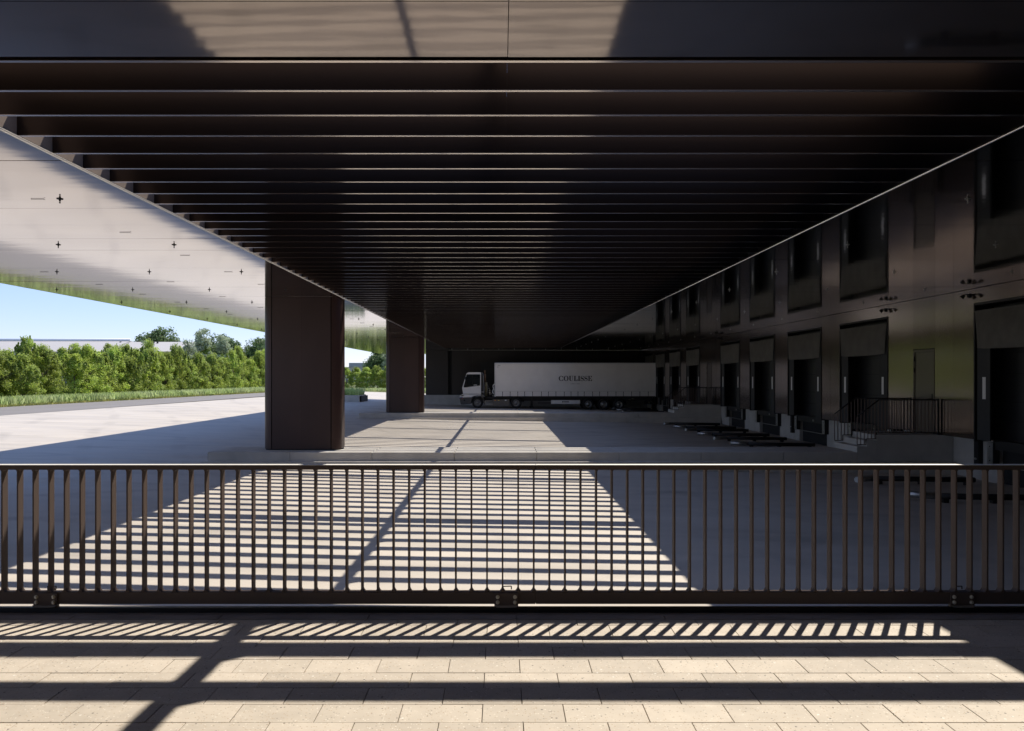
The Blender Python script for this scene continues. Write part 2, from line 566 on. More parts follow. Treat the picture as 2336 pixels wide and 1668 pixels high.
# the roof structure above the soffits
def roofbox(name, *b):
    return tag(MB().box(*b).build(name, M['lining']), kind='structure')
roofbox('roof_slab_right', XR + .06, 20, -12, 70, 5.125, 7.15)
roofbox('roof_slab_near', XL - .02, XR + .058, -12, 5.585, 5.125, 7.15)
roofbox('roof_slab_far', XL - .02, XR + .058, 62.98, 70, 5.125, 7.15)
roofbox('roof_slab_left', -12.9, XL - .06, -12, 80, 5.125, 7.55)
mb = MB().box(-12.93, -12.9, -12, 80, 5.084, 7.56)
tag(mb.build('fascia', M['bronze']), kind='structure')

# ------------------------------------------------------------------ louvred canopy
lv = thing('louvred_canopy', 'long opening in the dark canopy filled with thin crosswise louvre blades', 'louvre canopy', (0, 34, CZ))
PITCH = 0.587
bl = {}
def two_mat(body, cap, nm, m1, m2):
    n = len(body.f)
    body.add(cap.v, cap.f)
    me = body.mesh(nm)
    me.materials.append(m1)
    me.materials.append(m2)
    for i in range(n, len(body.f)):
        me.polygons[i].material_index = 1
    return me
for nm, x0, x1 in (('l', XL + .024, 0.0448), ('r', 0.0452, XR - .024)):
    bl[nm] = two_mat(MB().box(x0, x1, -.011, .011, .005, .385), MB().box(x0, x1, -.018, .018, 0, .0048), 'louvre_blade', M['blade'], M['cap'])
cb = {}
for nm, x0, x1 in (('l', XL + .024, 0.0448), ('r', 0.0452, XR - .024)):
    mb = MB().box(x0, x1, -.012, .012, .004, .42).box(x0, x1, -.018, -.0122, .18, .186).box(x0, x1, -.05, .16, .422, .70)
    cb[nm] = two_mat(mb, MB().box(x0, x1, -.018, .018, 0, .0038), 'cross_beam', M['blade'], M['cap'])
brk = MB().box(-.03, .05, -.004, .012, .004, .012).box(-.03, .03, .02, .028, .004, .012).mesh('blade_clip')
brk.materials.append(M['darksteel'])
k = -1
while True:
    y = 6.27 + PITCH * k
    if y > BY - .1: break
    src, nm = (cb, 'cross_beam') if (k - 8) % 10 == 0 else (bl, 'louvre_blade')
    for h in ('l', 'r'):
        inst(nm, src[h], (0, y, CZ), lv)
    if (k - 8) % 10:
        inst('blade_clip', brk, (XL + .085, y, CZ), lv)
        inst('blade_clip', brk, (XR - .10, y, CZ), lv)
    k += 1
MB().box(-.098, -.046, 5.64, BY - .02, CZ + .39, CZ + .72).build('spine_beam', M['endwall'], lv)
# gussets where blades meet the spine
mb = MB()
k = -1
while True:
    y = 6.27 + PITCH * k
    if y > BY - .1: break
    for s in (-1, 1):
        cx = -.07 + s * .021
        mb.prism([(cx, y - .075), (cx, y + .075), (cx + s * .12, y)][::(1 if s > 0 else -1)], CZ + .387, CZ + .389, 'z')
    k += 1
mb.build('gusset', M['bronze'], lv)
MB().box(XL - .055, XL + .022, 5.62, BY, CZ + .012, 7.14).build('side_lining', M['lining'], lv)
MB().box(XR - .022, XR + .055, 5.62, BY, CZ + .012, 7.14).build('side_lining', M['blade'], lv)  # darker metal than the left lining, painting in this side's shade
MB().box(XL, XR, 5.588, 5.615, CZ + .012, 7.13).build('end_lining', M['lining'], lv)
MB().box(XL, XR, BY - .015, BY + .04, CZ + .012, 7.13).build('end_lining', M['lining'], lv)
def halfround(x, y0, y1, r, side):
    pr = [(x + r * math.cos(t), CZ + .002 + r * 1.0 * math.sin(t)) for t in [math.pi + math.pi * i / 8 for i in range(9)]]
    mb = MB()
    n = len(pr)
    vs = [(u, y0, w) for u, w in pr] + [(u, y1, w) for u, w in pr]
    mb.add(vs, [(i, i + 1, i + 1 + n, i + n)[::-1] for i in range(n - 1)], True)
    return mb
for x in (XL - .004, XR + .004):
    halfround(x, 5.60, BY + .02, .017, 1).build('edge_trim', M['alu'], lv)
halfround(XL + .034, 5.60, BY + .02, .010, 1).build('edge_trim', M['alu'], lv)

# ------------------------------------------------------------------ sprinklers and pull handles
mb = MB().tube((0, 0, 0), (0, 0, -.030), .013, 8).tube((0, 0, -.030), (0, 0, -.062), .007, 6).tube((0, 0, -.001), (0, 0, -.006), .042, 14).tube((0, 0, -.050), (0, 0, -.054), .013, 10)
sp_me = mb.mesh('sprinkler_head')
sp_me.materials.append(M['darksteel'])
sp_me2 = sp_me.copy()
sp_me2.materials[0] = M['steel']
for i in range(0, 16):
    y = 10.07 + 3.51 * i
    for x in (-5.97, -8.08, -10.2, -12.3):
        if y < 11 and x < -7: continue
        o = inst('sprinkler_head', sp_me, (x, y, CZ - .0015))
        tag(o, 'small dark sprinkler head hanging from the glossy soffit on the open left side', 'sprinkler', 'sprinkler heads under the left soffit')
    for x in (6.3, 9.0, 11.7):
        if y < 11 and x > 7: continue
        o = inst('sprinkler_head', sp_me2, (x, y, CZ - .0015))
        tag(o, 'small bright sprinkler head hanging from the dark soffit above the loading docks', 'sprinkler', 'sprinkler heads above the docks')
hn_me = MB().path([(-.09, 0, 0), (-.09, 0, -.005), (.075, 0, -.005), (.10, 0, -.012)], .003, 6).mesh('pull_handle')
hn_me.materials.append(M['darksteel'])
for i in range(14):
    for x, yy in ((-6.27, 10.07 + 2.34 * i), (-10.5, 17.1 + 2.34 * i), (-8.4, 18.9 + 2.34 * i * 1.5)):
        if yy < 62:
            o = inst('pull_handle', hn_me, (x, yy, CZ - .0015))
            tag(o, 'thin wire pull handle under the soffit near the sprinklers', 'handle', 'wire pull handles under the left soffit')

# ------------------------------------------------------------------ pillars
def pillar(label, y, x0, x1, zb, depth=0.9):
    t = thing('pillar', label, 'pillar', ((x0 + x1) / 2, y + depth / 2, zb), 'wide bronze pillars along the open side')
    r = .26
    def corner(cx, cy, a0, a1, n=8):
        return [(cx + r * math.cos(R(a0 + (a1 - a0) * i / n)), cy + r * math.sin(R(a0 + (a1 - a0) * i / n))) for i in range(n + 1)]
    # core
    core = corner(x0 + r + .03, y + r + .03, 180, 270) + corner(x1 - r - .03, y + r + .03, 270, 360) + corner(x1 - r - .03, y + depth - r - .03, 0, 90) + corner(x0 + r + .03, y + depth - r - .03, 90, 180)
    MB().prism(core, zb + .0, CZ - .004, 'z').build('core', M['groove'], t)
    zt = CZ - .006
    def skin(pts, nm='cladding_panel'):
        n = len(pts)
        mb = MB()
        mb.add([(u, w, zb + .035) for u, w in pts] + [(u, w, zt) for u, w in pts], [(i, i + 1, i + 1 + n, i + n) for i in range(n - 1)], True)
        mb.build(nm, M['bronze'], t)
    jn = .024
    skin([(x0 + r + jn, y), (x0 + (x1 - x0) * .5 - .001, y)])
    skin([(x0 + (x1 - x0) * .5 + .001, y), (x1 - r - jn, y)])
    skin(corner(x0 + r, y + r, 180, 270) )
    skin(corner(x1 - r, y + r, 270, 360))
    skin([(x0, y + depth - r), (x0, y + r + jn)])
    skin([(x1, y + r + jn), (x1, y + depth - r)])
    skin(corner(x1 - r, y + depth - r, 0, 90) + corner(x0 + r, y + depth - r, 90, 180))
    ins = corner(x0 + r + .02, y + r + .02, 180, 270) + corner(x1 - r - .02, y + r + .02, 270, 360) + corner(x1 - r - .02, y + depth - r - .02, 0, 90) + corner(x0 + r + .02, y + depth - r - .02, 90, 180)
    MB().prism(ins, zb + .001, zb + .034, 'z').build('plinth_strip', M['black'], t)
    return t
PZ = 0.45
pillar('nearest wide bronze pillar with rounded corners on the kerbed island', 22.5, -7.22, -4.88, PZ)
pillar('middle bronze pillar standing farther back on the second kerbed island', 45.7, -7.13, -4.80, PZ)

# ------------------------------------------------------------------ kerb islands
def island(label, y0, y1):
    t = thing('kerb_island', label, 'kerb', (0, (y0 + y1) / 2, 0), 'raised concrete kerb islands across the yard')
    # lower step
    base = [(-8.78, y0 - .10), (-8.1, y0 - .22), (13.2, y0 - .22), (13.2, y1 + .2), (-8.1, y1 + .2), (-8.78, y1 + .1)]
    MB().prism(base, -.6, 0.19, 'z').build('lower_step', M['court_kerb'], t)
    xs = [-8.65]
    while xs[-1] < 10.4:
        xs.append(min(xs[-1] + 2.42, 10.45))
    for i in range(len(xs) - 1):
        a, b = xs[i] + .004, xs[i + 1] - .004
        if i == 0:
            p = [(a, y0), (b, y0), (b, y1), (a + .2, y1)]
            MB().prism(p, .192, PZ - .012, 'z').build('kerb_block', M['court_kerb'], t)
            MB().prism([(p[0][0] + .012, p[0][1] + .012), (b, y0 + .012), (b, y1 - .012), (a + .21, y1 - .012)], PZ - .0119, PZ, 'z').build('kerb_block', M['court_kerb'], t)
        else:
            MB().cbox(a, b, y0, y1, .192, PZ, .012).build('kerb_block', M['court_kerb'], t)
    return t
island('near raised concrete kerb island carrying the largest pillar', 21.9, 23.55)
island('far raised concrete kerb island carrying the middle pillar', 45.1, 46.8)
# perforated drain strip on the island in front of the pillar
mb = MB()
for i in range(34):
    mb.box(-6.78 + i * .04, -6.757 + i * .04, 22.03, 22.075, PZ + .001, PZ + .006)
tag(mb.build('drain_strip', M['steel']), 'thin perforated steel strip on the kerb at the foot of the nearest pillar', 'drain')

# ------------------------------------------------------------------ dock wall
DF = 0.96
dock_y = [11.66, 16.80, 24.88, 30.05, 35.20, 40.35, 48.50, 53.70, 58.85, 63.45]
DW = 3.54
wall = thing('dock_wall', 'dark glossy panelled wall with loading docks along the right side', 'wall', (WX, 34, 0))
MB().box(WX + .9, WX + 1.1, -12, 70, -.6, 6).build('backing', M['pit'], wall)
def panels(y0, y1, z0, z1, w=1.03):
    n = max(1, round((y1 - y0) / w))
    for i in range(n):
        a, b = y0 + (y1 - y0) * i / n + .003, y0 + (y1 - y0) * (i + 1) / n - .003
        MB().box(WX, WX + .04, a, b, z0, z1).build('wall_panel', M['wall'], wall, (WX, (a + b) / 2, (z0 + z1) / 2)).rotation_euler = (0, random.gauss(0, .0015), random.gauss(0, .0025))
edges = [-12.0]
for y in dock_y:
    edges += [y, y + DW]
edges.append(69.9)
doors = [(22.20, 23.36), (45.75, 46.9)]
for i in range(0, len(edges), 2):
    a, b = edges[i], edges[i + 1]
    if b - a < .15: continue
    ds = [d for d in doors if a < d[0] < b]
    if ds:
        d0, d1 = ds[0]
        panels(a, d0, DF, CZ - .01)
        panels(d1, b, DF, CZ - .01)
        MB().box(WX, WX + .04, d0 + .003, d1 - .003, 3.52, CZ - .01).build('wall_panel', M['wall'], wall)
        # service door
        dr = MB().box(WX + .012, WX + .055, d0 + .09, d1 - .09, DF + .02, 3.42).build('door', M['doorpanel'], wall)
        fr = MB().box(WX - .008, WX + .03, d0 + .02, d0 + .08, DF, 3.50).box(WX - .008, WX + .03, d1 - .08, d1 - .02, DF, 3.50).box(WX - .008, WX + .03, d0 + .0801, d1 - .0801, 3.43, 3.50)
        fr.build('door_frame', M['doorpanel'], dr)
        MB().tube((WX - .05, d0 + .15, 2.0), (WX + .01, d0 + .15, 2.0), .014, 8).tube((WX - .05, d0 + .145, 2.0), (WX - .05, d0 + .30, 2.0), .012, 8).box(WX + .002, WX + .011, d0 + .12, d0 + .17, 1.87, 2.15).build('handle', M['black'], dr)
        for hz in (1.3, 2.8, 3.15):
            MB().tube((WX - .012, d1 - .085, hz), (WX - .012, d1 - .085, hz + .15), .016, 8).build('hinge', M['black'], dr)
    else:
        panels(a, b, DF, CZ - .01)
for y in dock_y:
    MB().box(WX, WX + .04, y + .003, y + DW / 2 - .003, 4.68, CZ - .01).build('wall_panel', M['wall'], wall)
    MB().box(WX, WX + .04, y + DW / 2 + .003, y + DW - .003, 4.68, CZ - .01).build('wall_panel', M['wall'], wall)
MB().box(WX, WX + .9, -12, 69.9, CZ - .0, CZ + .04).build('head_flashing', M['bronze'], wall)
# concrete plinth under the wall with leveller pits
PX = 13.28
plz = DF - .004
e2 = [-12.0]
for y in dock_y:
    e2 += [y + .37, y + DW - .37]
e2.append(69.9)
for i in range(0, len(e2), 2):
    a, b = e2[i], e2[i + 1]
    MB().box(PX, PX + .5, a, b, -.6, plz).build('plinth', M['conc_wall'], wall)
    MB().box(PX, PX + .62, a, b, plz + .001, plz + .003).build('plinth_top', M['pit'], wall)

def make_dock(y, label):
    t = thing('loading_dock', label, 'loading dock', (WX, y + DW / 2, 0), 'loading docks along the right wall')
    y1 = y + DW
    # reveal frame
    mb = MB().box(WX - .02, WX + .55, y, y + .05, DF - .05, 4.67).box(WX - .02, WX + .55, y1 - .05, y1, DF - .05, 4.67).box(WX - .02, WX + .55, y + .0502, y1 - .0502, 4.61, 4.67)
    mb.build('shelter_frame', M['darksteel'], t)
    MB().box(WX + .5, WX + .56, y + .0503, y1 - .0503, DF, 4.60).build('door', M['doorblack'], t)
    dr = [c for c in t.children if c.name.startswith('door')][0]
    wb = MB().box(WX + .488, WX + .499, y + .75, y + 1.20, 2.08, 2.68).box(WX + .488, WX + .499, y + 1.24, y + 1.45, 2.08, 2.68)
    wb.build('window', M['winpane'], dr)
    for z in (1.5, 2.0, 2.75, 3.3, 3.85):
        MB().box(WX + .494, WX + .4995, y + .3, y1 - .3, z, z + .012).build('door_seam', M['pit'], dr)
    # side curtains
    for s, a, b in ((0, y + .09, y + .62), (1, y1 - .62, y1 - .09)):
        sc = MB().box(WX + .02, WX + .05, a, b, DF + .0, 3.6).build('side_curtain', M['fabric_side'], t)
        if s == 0: MB().box(WX + .012, WX + .0195, y + .32, y + .45, 2.07, 2.66).build('white_marker', M['white'], sc)
        else: MB().box(WX + .012, WX + .0195, y1 - .45, y1 - .32, 2.07, 2.66).build('white_marker', M['white'], sc)
    # head curtain: drooping fabric with folded corners
    mb = MB()
    nu, nv = 14, 6
    vs, fs = [], []
    for j in range(nv + 1):
        v = j / nv
        z = 4.43 - v * 1.0
        for i in range(nu + 1):
            u = i / nu
            edge = min(u, 1 - u)
            yy = y + .07 + (DW - .14) * u
            pinch = max(0, .16 - edge) / .16
            sway = .10 * v + .07 * math.sin(math.pi * v) * (1 - pinch) + .012 * math.sin(u * 17 + y) * v
            yy += (1 if u < .5 else -1) * pinch * .12 * v
            zz = z - .03 * math.sin(u * math.pi) * v + pinch * .10 * v * math.sin(v * 3)
            vs.append((WX - .03 - sway + pinch * .10 * v, yy, zz))
    for j in range(nv):
        for i in range(nu):
            a = j * (nu + 1) + i
            fs.append((a, a + 1, a + nu + 2, a + nu + 1))
    mb.add(vs, fs, True)
    mb.box(WX - .05, WX - .0, y + .06, y1 - .06, 4.425, 4.46)
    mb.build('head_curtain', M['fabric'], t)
    # leveller pit
    MB().box(WX + .25, WX + .5, y + .40, y1 - .40, .72, DF + .01).build('leveller_lip', M['darksteel'], t)
    MB().box(PX + .15, PX + .2, y + .371, y1 - .371, -.5, .71).build('pit_face', M['pit'], t)
    MB().box(PX - .12, PX - .06, y + .55, y1 - .55, .30, .325).build('lip_support', M['steel'], t)
    MB().box(WX + .22, WX + .247, y + 1.3, y + 1.42, .78, .86).build('type_plate', M['steel'], t)
    for a in (y + .20, y1 - .46):
        b = MB().box(PX - .16, PX - .001, a, a + .26, .32, .90).build('bumper', M['black'], t)
        MB().box(PX - .172, PX - .162, a + .02, a + .24, .33, .90).build('bumper_plate', M['steel'], b)
        for zz in (.42, .80):
            MB().tube((PX - .182, a + .13, zz), (PX - .173, a + .13, zz), .02, 8).build('bolt', M['darksteel'], b)
    return t
dl = ['loading dock at the right edge of the picture, nearer than the staircase', 'nearest loading dock, outside the near end of the staircase landing',
      'loading dock just beyond the nearer staircase, with a full lit head curtain', 'second loading dock beyond the nearer staircase',
      'third loading dock beyond the nearer staircase', 'fourth loading dock, at the near end of the far staircase landing',
      'loading dock just beyond the far staircase landing', 'loading dock two places short of the white trailer',
      'loading dock next to the rear of the white trailer', 'loading dock hidden behind the rear of the white trailer']
dl[0] = 'loading dock outside the picture on the right'
dl[1] = 'loading dock cut by the right edge of the picture, before the nearer staircase'
base_dock = make_dock(dock_y[1], dl[1])
for i, y in enumerate(dock_y):
    if i == 1: continue
    copy_thing(base_dock, (WX, y + DW / 2, 0), dl[i])

# black buffer posts in the plinth between docks
for y, lb in ((20.55, 'black buffer post on the concrete plinth by the right picture edge'), (24.65, 'black buffer post behind the railings of the nearer staircase'),
              (33.75, 'black buffer post on the plinth between two docks, middle of the row'), (58.6, 'black buffer post on the plinth beside the white trailer')):
    t = thing('buffer_post', lb, 'buffer post', (PX, y, 0), 'buffer posts on the dock plinth')
    MB().cbox(PX - .14, PX - .001, y, y + .2, .12, 1.05, .01).build('post', M['black'], t)
    MB().tube((PX - .17, y + .1, .40), (PX - .141, y + .1, .40), .03, 10).tube((PX - .17, y + .02, .40), (PX - .17, y + .18, .40), .012, 8).build('clasp', M['steel'], t)

# floodlights just below the ceiling
def flood(y, label):
    t = thing('floodlight', label, 'floodlight', (WX, y, 4.93), 'twin floodlights under the ceiling of the dock wall')
    MB().tube((WX, y, 4.93), (WX - .12, y, 4.93), .02, 8).tube((WX - .12, y - .14, 4.93), (WX - .12, y + .14, 4.93), .014, 8).build('arm', M['black'], t)
    for s in (-1, 1):
        p = Vector((WX - .12, y + s * .14, 4.92))
        q = p + Vector((-.06, s * .03, -.07))
        h = MB().tube(p, q, .04, 12, .06).build('lamp_head', M['black'], t)
        MB().tube(q, q + (q - p).normalized() * .004, .052, 12).build('lens', M['glass'], h)
flood(24.86, 'twin floodlight on the wall above the nearer staircase dock')
flood(20.45, 'twin floodlight on the wall near the right edge of the picture')
flood(44.2, 'twin floodlight on the wall above the far staircase landing')
flood(48.3, 'farthest twin floodlight, beyond the far staircase landing')

# ------------------------------------------------------------------ stairs with landings and their railings
def stairs(y0, y1, zbase, label, rlabel, detail=True):
    t = thing('concrete_stair', label, 'stair', (11.7, (y0 + y1) / 2, zbase), 'concrete stairs up to the service doors')
    rise = (DF - zbase) / 3.0
    xs = [10.44, 10.73, 11.02]
    for i in range(3):
        MB().cbox(xs[i], (xs[i + 1] if i < 2 else 13.27), y0 + .001 * i, y1 - .001 * i, -.6 + .01 * i, zbase + rise * (i + 1) - (.003 if i == 2 else 0), .006).build('step' if i < 2 else 'landing', M['conc_wall'], t)
    mb = MB().box(xs[2] + .02, 12.9, y0 + .01, y0 + .05, DF - .002, DF + .012).box(xs[2] + .02, 12.9, y1 - .05, y1 - .01, DF - .002, DF + .012)
    rt = thing('stair_railing', rlabel, 'railing', (11.7, (y0 + y1) / 2, DF), 'dark railings of the service stairs')
    H = 1.03
    for yy in (y0 + .03, y1 - .03):
        # hand rail
        a = (10.46, yy, zbase + rise + .88)
        b = (11.10, yy, DF + H)
        c = (12.86, yy, DF + H)
        MB().tube(a, b, .02, 8).tube(b, c, .02, 8).build('hand_rail', M['darksteel'], rt)
        # foot rail following the steps
        z1, z2 = zbase + rise + .05, zbase + 2 * rise + .05
        MB().path([(10.46, yy, z1), (10.72, yy, z1), (10.72, yy, z2), (11.02, yy, z2), (11.02, yy, DF + .06), (12.86, yy, DF + .06)], .014, 6).build('foot_rail', M['darksteel'], rt)
        x = 10.46
        k = 0
        while x < 12.87:
            zf = z1 if x < 10.72 else (z2 if x < 11.02 else DF + .06)
            if x < 11.10:
                zt = a[2] + (b[2] - a[2]) * (x - a[0]) / (b[0] - a[0])
            else:
                zt = DF + H
            MB().box(x - .006, x + .006, yy - .02, yy + .02, zf, zt - .005).build('baluster', M['rail'], rt)
            x += .105
            k += 1
        MB().box(12.83, 12.87, yy - .025, yy + .025, DF, DF + H + .03).build('post', M['darksteel'], rt)
stairs(21.90, 23.45, PZ, 'nearer concrete stair of three steps up to the service door landing', 'dark railing with upright bars around the nearer service stair')
stairs(45.10, 46.75, PZ, 'far concrete stair of three steps beside the white trailer docks', 'dark railing with upright bars around the far service stair')

# ------------------------------------------------------------------ wheel guides
def guide(c, label):
    t = thing('wheel_guide', label, 'wheel guide', (11, c, court_z(11)), 'steel wheel guides on the yard before the docks')
    for s in (-1, 1):
        yy = c + s * 1.45
        xa, xb = 9.75, 12.4
        za, zb = court_z(xa) + .14, court_z(xb) + .14
        MB().tube((xa, yy, za), (xb, yy, zb), .07, 14).build('guide_tube', M['darksteel'], t)
        MB().tube((xa - .01, yy, za), (xa - .58, yy + s * (-.30), court_z(xa - .6) + .14), .075, 14).build('flared_end', M['steel'], t)  # paler steel than the tube, painting in light caught by the end
        for xx in (9.9, 11.0, 12.2):
            MB().box(xx - .06, xx + .06, yy - .06, yy + .06, court_z(xx) - .01, court_z(xx) + .09).build('foot', M['darksteel'], t)
gl = ['steel wheel guide pair on the yard nearest the railing, lower right', 'steel wheel guide pair behind the nearer kerb island',
      'steel wheel guide pair just beyond the nearer stair', 'steel wheel guide pair third beyond the near kerb', 'steel wheel guide pair short of the far kerb island',
      'steel wheel guide pair beside the far island', 'steel wheel guide pair beyond the far kerb island', 'steel wheel guide pair in front of the white trailer']
for c, lb in zip((18.1, 26.3, 31.0, 36.0, 40.9, 50.3, 55.5, 60.6), gl):
    guide(c, lb)

# ------------------------------------------------------------------ far wall
bw = thing('end_wall', 'dark panelled end wall on a pale concrete plinth behind the truck', 'wall', (3, 68.3, 0))
MB().box(-9.6, 13.9, 68.0, 68.6, -.6, .98).build('plinth', M['conc_wall'], bw)
MB().box(-6.94, 13.9, 68.25, 69.9, .985, 5.07).build('backing', M['pit'], bw)
x = -6.94
ws = [2.05, .32] + [1.9] * 9
for i, w in enumerate(ws):
    if i == 1:
        x += w
        continue
    yy = 68.02 if i == 0 else 68.2
    MB().box(x + .004, x + w - .004, yy, yy + .04, .99, 5.06).build('wall_panel', M['endwall'], bw)
    x += w
rd = MB().box(-1.9, .9, 68.14, 68.19, .99, 4.0).build('roller_door', M['doorblack'], bw)
for i in range(5):
    MB().box(-1.88, .88, 68.128, 68.139, 1.5 + i * .5, 1.52 + i * .5).build('door_seam', M['pit'], rd)
for i in range(12):
    x = -4.4 + i * 1.15 * 1.2
    o = inst('sprinkler_head', sp_me2, (x, 65.8, CZ - .002))
    tag(o, 'small bright sprinkler head under the ceiling behind the truck', 'sprinkler', 'sprinkler heads above the truck')
# unseen wall added behind the camera to keep light out
nb = thing('rear_light_block', 'unseen dark panelled wall added behind the deck to block light', 'wall', (0, -12, 0))
for i in range(13):
    MB().box(-12.9 + i * 2 + .004, -10.9 + i * 2 - .004, -12.1, -12.02, DZ, 5.07).build('wall_panel', M['bronze'], nb)

# ------------------------------------------------------------------ planter
pl = thing('planter', 'low pale concrete planter filled with tall green grasses in the yard', 'planter', (-16, 71, .3))
MB().box(-19.5, -13.2, 69.0, 72.5, .1, .93).box(-19.5, -13.2, 72.501, 73.0, .1, .75).build('planter_box', M['conc_wall'], pl)
MB().box(-13.198, -13.04, 69.3, 72.6, .1, .85).build('planter_box', M['pit'], pl)  # near-black slab for the dark wedge at the planter's end
def grass_mesh(n, pts, h0, h1, w):
    mb = MB()
    for i in range(n):
        x, y, z = pts()
        a = random.uniform(0, math.pi)
        h = random.uniform(h0, h1)
        ww = w * random.uniform(.6, 1.3)
        lx, ly = random.gauss(0, .25) * h, random.gauss(0, .25) * h
        dx, dy = math.cos(a) * ww / 2, math.sin(a) * ww / 2
        mb.add([(x - dx, y - dy, z), (x + dx, y + dy, z), (x + dx * .7 + lx * .5, y + dy * .7 + ly * .5, z + h * .6), (x - dx * .7 + lx * .5, y - dy * .7 + ly * .5, z + h * .6), (x + lx, y + ly, z + h)],
               [(0, 1, 2, 3), (3, 2, 4)])
    return mb
o = grass_mesh(2200, lambda: (random.uniform(-19.3, -13.3), random.uniform(69.1, 72.8), .91), .2, .8, .10).build('grasses', M['grass'], pl)

# ------------------------------------------------------------------ verge, tall grass
def edge_x(y):   # outer edge of the road
    if y < 40: return -33.1
    return -33.0 + (y - 40) * (4.4 / 58)
def pt_tall():
    y = random.uniform(26, 112)
    return (edge_x(y) - random.uniform(.8, 3.6), y, .67)
def pt_far():
    return (random.uniform(-34, -2), 111 + random.uniform(.5, 4.5), .45)
def pt_dry():
    y = random.uniform(26, 100)
    return (edge_x(y) - random.uniform(-.1, 1.1), y, .67)
tag(grass_mesh(30000, pt_tall, .3, .72, .10).build('tall_grass', M['grass']), 'strip of tall green grass along the hedge beyond the road', 'grass', kind='stuff')
tag(grass_mesh(9000, pt_dry, .06, .18, .12).build('dry_grass_edge', M['drygrass']), 'short yellowish grass along the edge of the road', 'grass', kind='stuff')
tag(grass_mesh(6000, pt_far, .2, .55, .13).build('far_grass', M['grass']), 'grass in front of the far hedge between the pillars', 'grass', kind='stuff')

# ------------------------------------------------------------------ trees
def crown_mesh(name, w, h, z0, n, leaf, m, seed, clump=34, shape='oval'):
    rnd = random.Random(seed)
    mb = MB()
    cl = []
    for i in range(clump):
        v = rnd.random()
        if shape == 'hedge':
            rad = w * (1.0 - .62 * v ** 2.0) * (0.7 + .4 * rnd.random())
            if v > .78: rad *= .55
        elif shape == 'column':
            rad = w * (1 - .75 * abs(v - .35) ** 1.2) * (.6 + .4 * rnd.random())
        else:
            rad = w * math.sqrt(max(.05, 1 - (2 * v - 1) ** 2)) * (.55 + .45 * rnd.random())
        t = rnd.uniform(0, 2 * math.pi)
        rr = rad * math.sqrt(rnd.uniform(.15, 1))
        cl.append((rr * math.cos(t), rr * math.sin(t), z0 + v * h, w * (rnd.uniform(.13, .30) if shape == 'hedge' else rnd.uniform(.22, .42))))
    if shape != 'oval':       # upright shoots that break the outline
        for i in range(22 if shape == 'hedge' else 10):
            t = rnd.uniform(0, 2 * math.pi)
            q = rnd.uniform(.1, .85) * w
            zb = z0 + h * (1.0 - .35 * q / w) * rnd.uniform(.78, .96)
            L_ = rnd.uniform(.35, .85) * (1 if shape == 'hedge' else 1.3)
            for k in range(8):
                cl.append((q * math.cos(t) + rnd.gauss(0, .03), q * math.sin(t) + rnd.gauss(0, .03), zb + L_ * k / 8, .17 * (1 - k / 9)))
    for i in range(n):
        cx, cy, cz, cr = cl[rnd.randrange(len(cl))] if rnd.random() < .55 else cl[rnd.randrange(clump)]
        d = Vector((rnd.gauss(0, 1), rnd.gauss(0, 1), rnd.gauss(0, .9)))
        d = d.normalized() * cr * rnd.uniform(.45, 1.08)
        p = Vector((cx, cy, max(cz + d.z, .05))) + Vector((d.x, d.y, 0))
        nrm = (d.normalized() + Vector((rnd.gauss(0, .6), rnd.gauss(0, .6), rnd.gauss(0, .6) + .35))).normalized()
        u = nrm.orthogonal().normalized()
        u = (Matrix.Rotation(rnd.uniform(0, 6.28), 3, nrm) @ u)
        w_ = nrm.cross(u)
        s = leaf * rnd.uniform(.6, 1.3)
        mb.add([p - u * s * .5, p + w_ * s * .33 + nrm * s * .08, p + u * s * .5, p - w_ * s * .33 + nrm * s * .08], [(0, 1, 2), (0, 2, 3)])
    me = mb.mesh(name)
    me.materials.append(m)
    return me
def trunk_mesh(h, r, m, seed):
    rnd = random.Random(seed)
    mb = MB().tube((0, 0, -.1), (rnd.uniform(-.1, .1), rnd.uniform(-.1, .1), h * .6), r, 8, r * .6)
    for i in range(6):
        z = h * rnd.uniform(.12, .6)
        t = rnd.uniform(0, 6.28)
        l = h * rnd.uniform(.2, .35)
        mb.tube((0, 0, z), (math.cos(t) * l, math.sin(t) * l, z + l * 1.0), r * .45, 6, r * .12)
    me = mb.mesh('trunk')
    me.materials.append(m)
    return me
hedge_c = [crown_mesh('crown', 1.75, 4.7, .35, 9500, .17, M['leaf_a'], 100 + i, 90, 'hedge') for i in range(6)]
hedge_t = [trunk_mesh(4.5, .09, M['bark'], i) for i in range(3)]
big_c = [crown_mesh('crown', 6.0, 10.0, 3.0, 16000, .62, M['leaf_b'], 200 + i, 70, 'oval') for i in range(3)]
big_t = [trunk_mesh(12, .35, M['bark'], 10 + i) for i in range(2)]
col_c = [crown_mesh('crown', 1.7, 8.4, .6, 9000, .24, M['leaf_c'], 300 + i, 70, 'column') for i in range(2)]

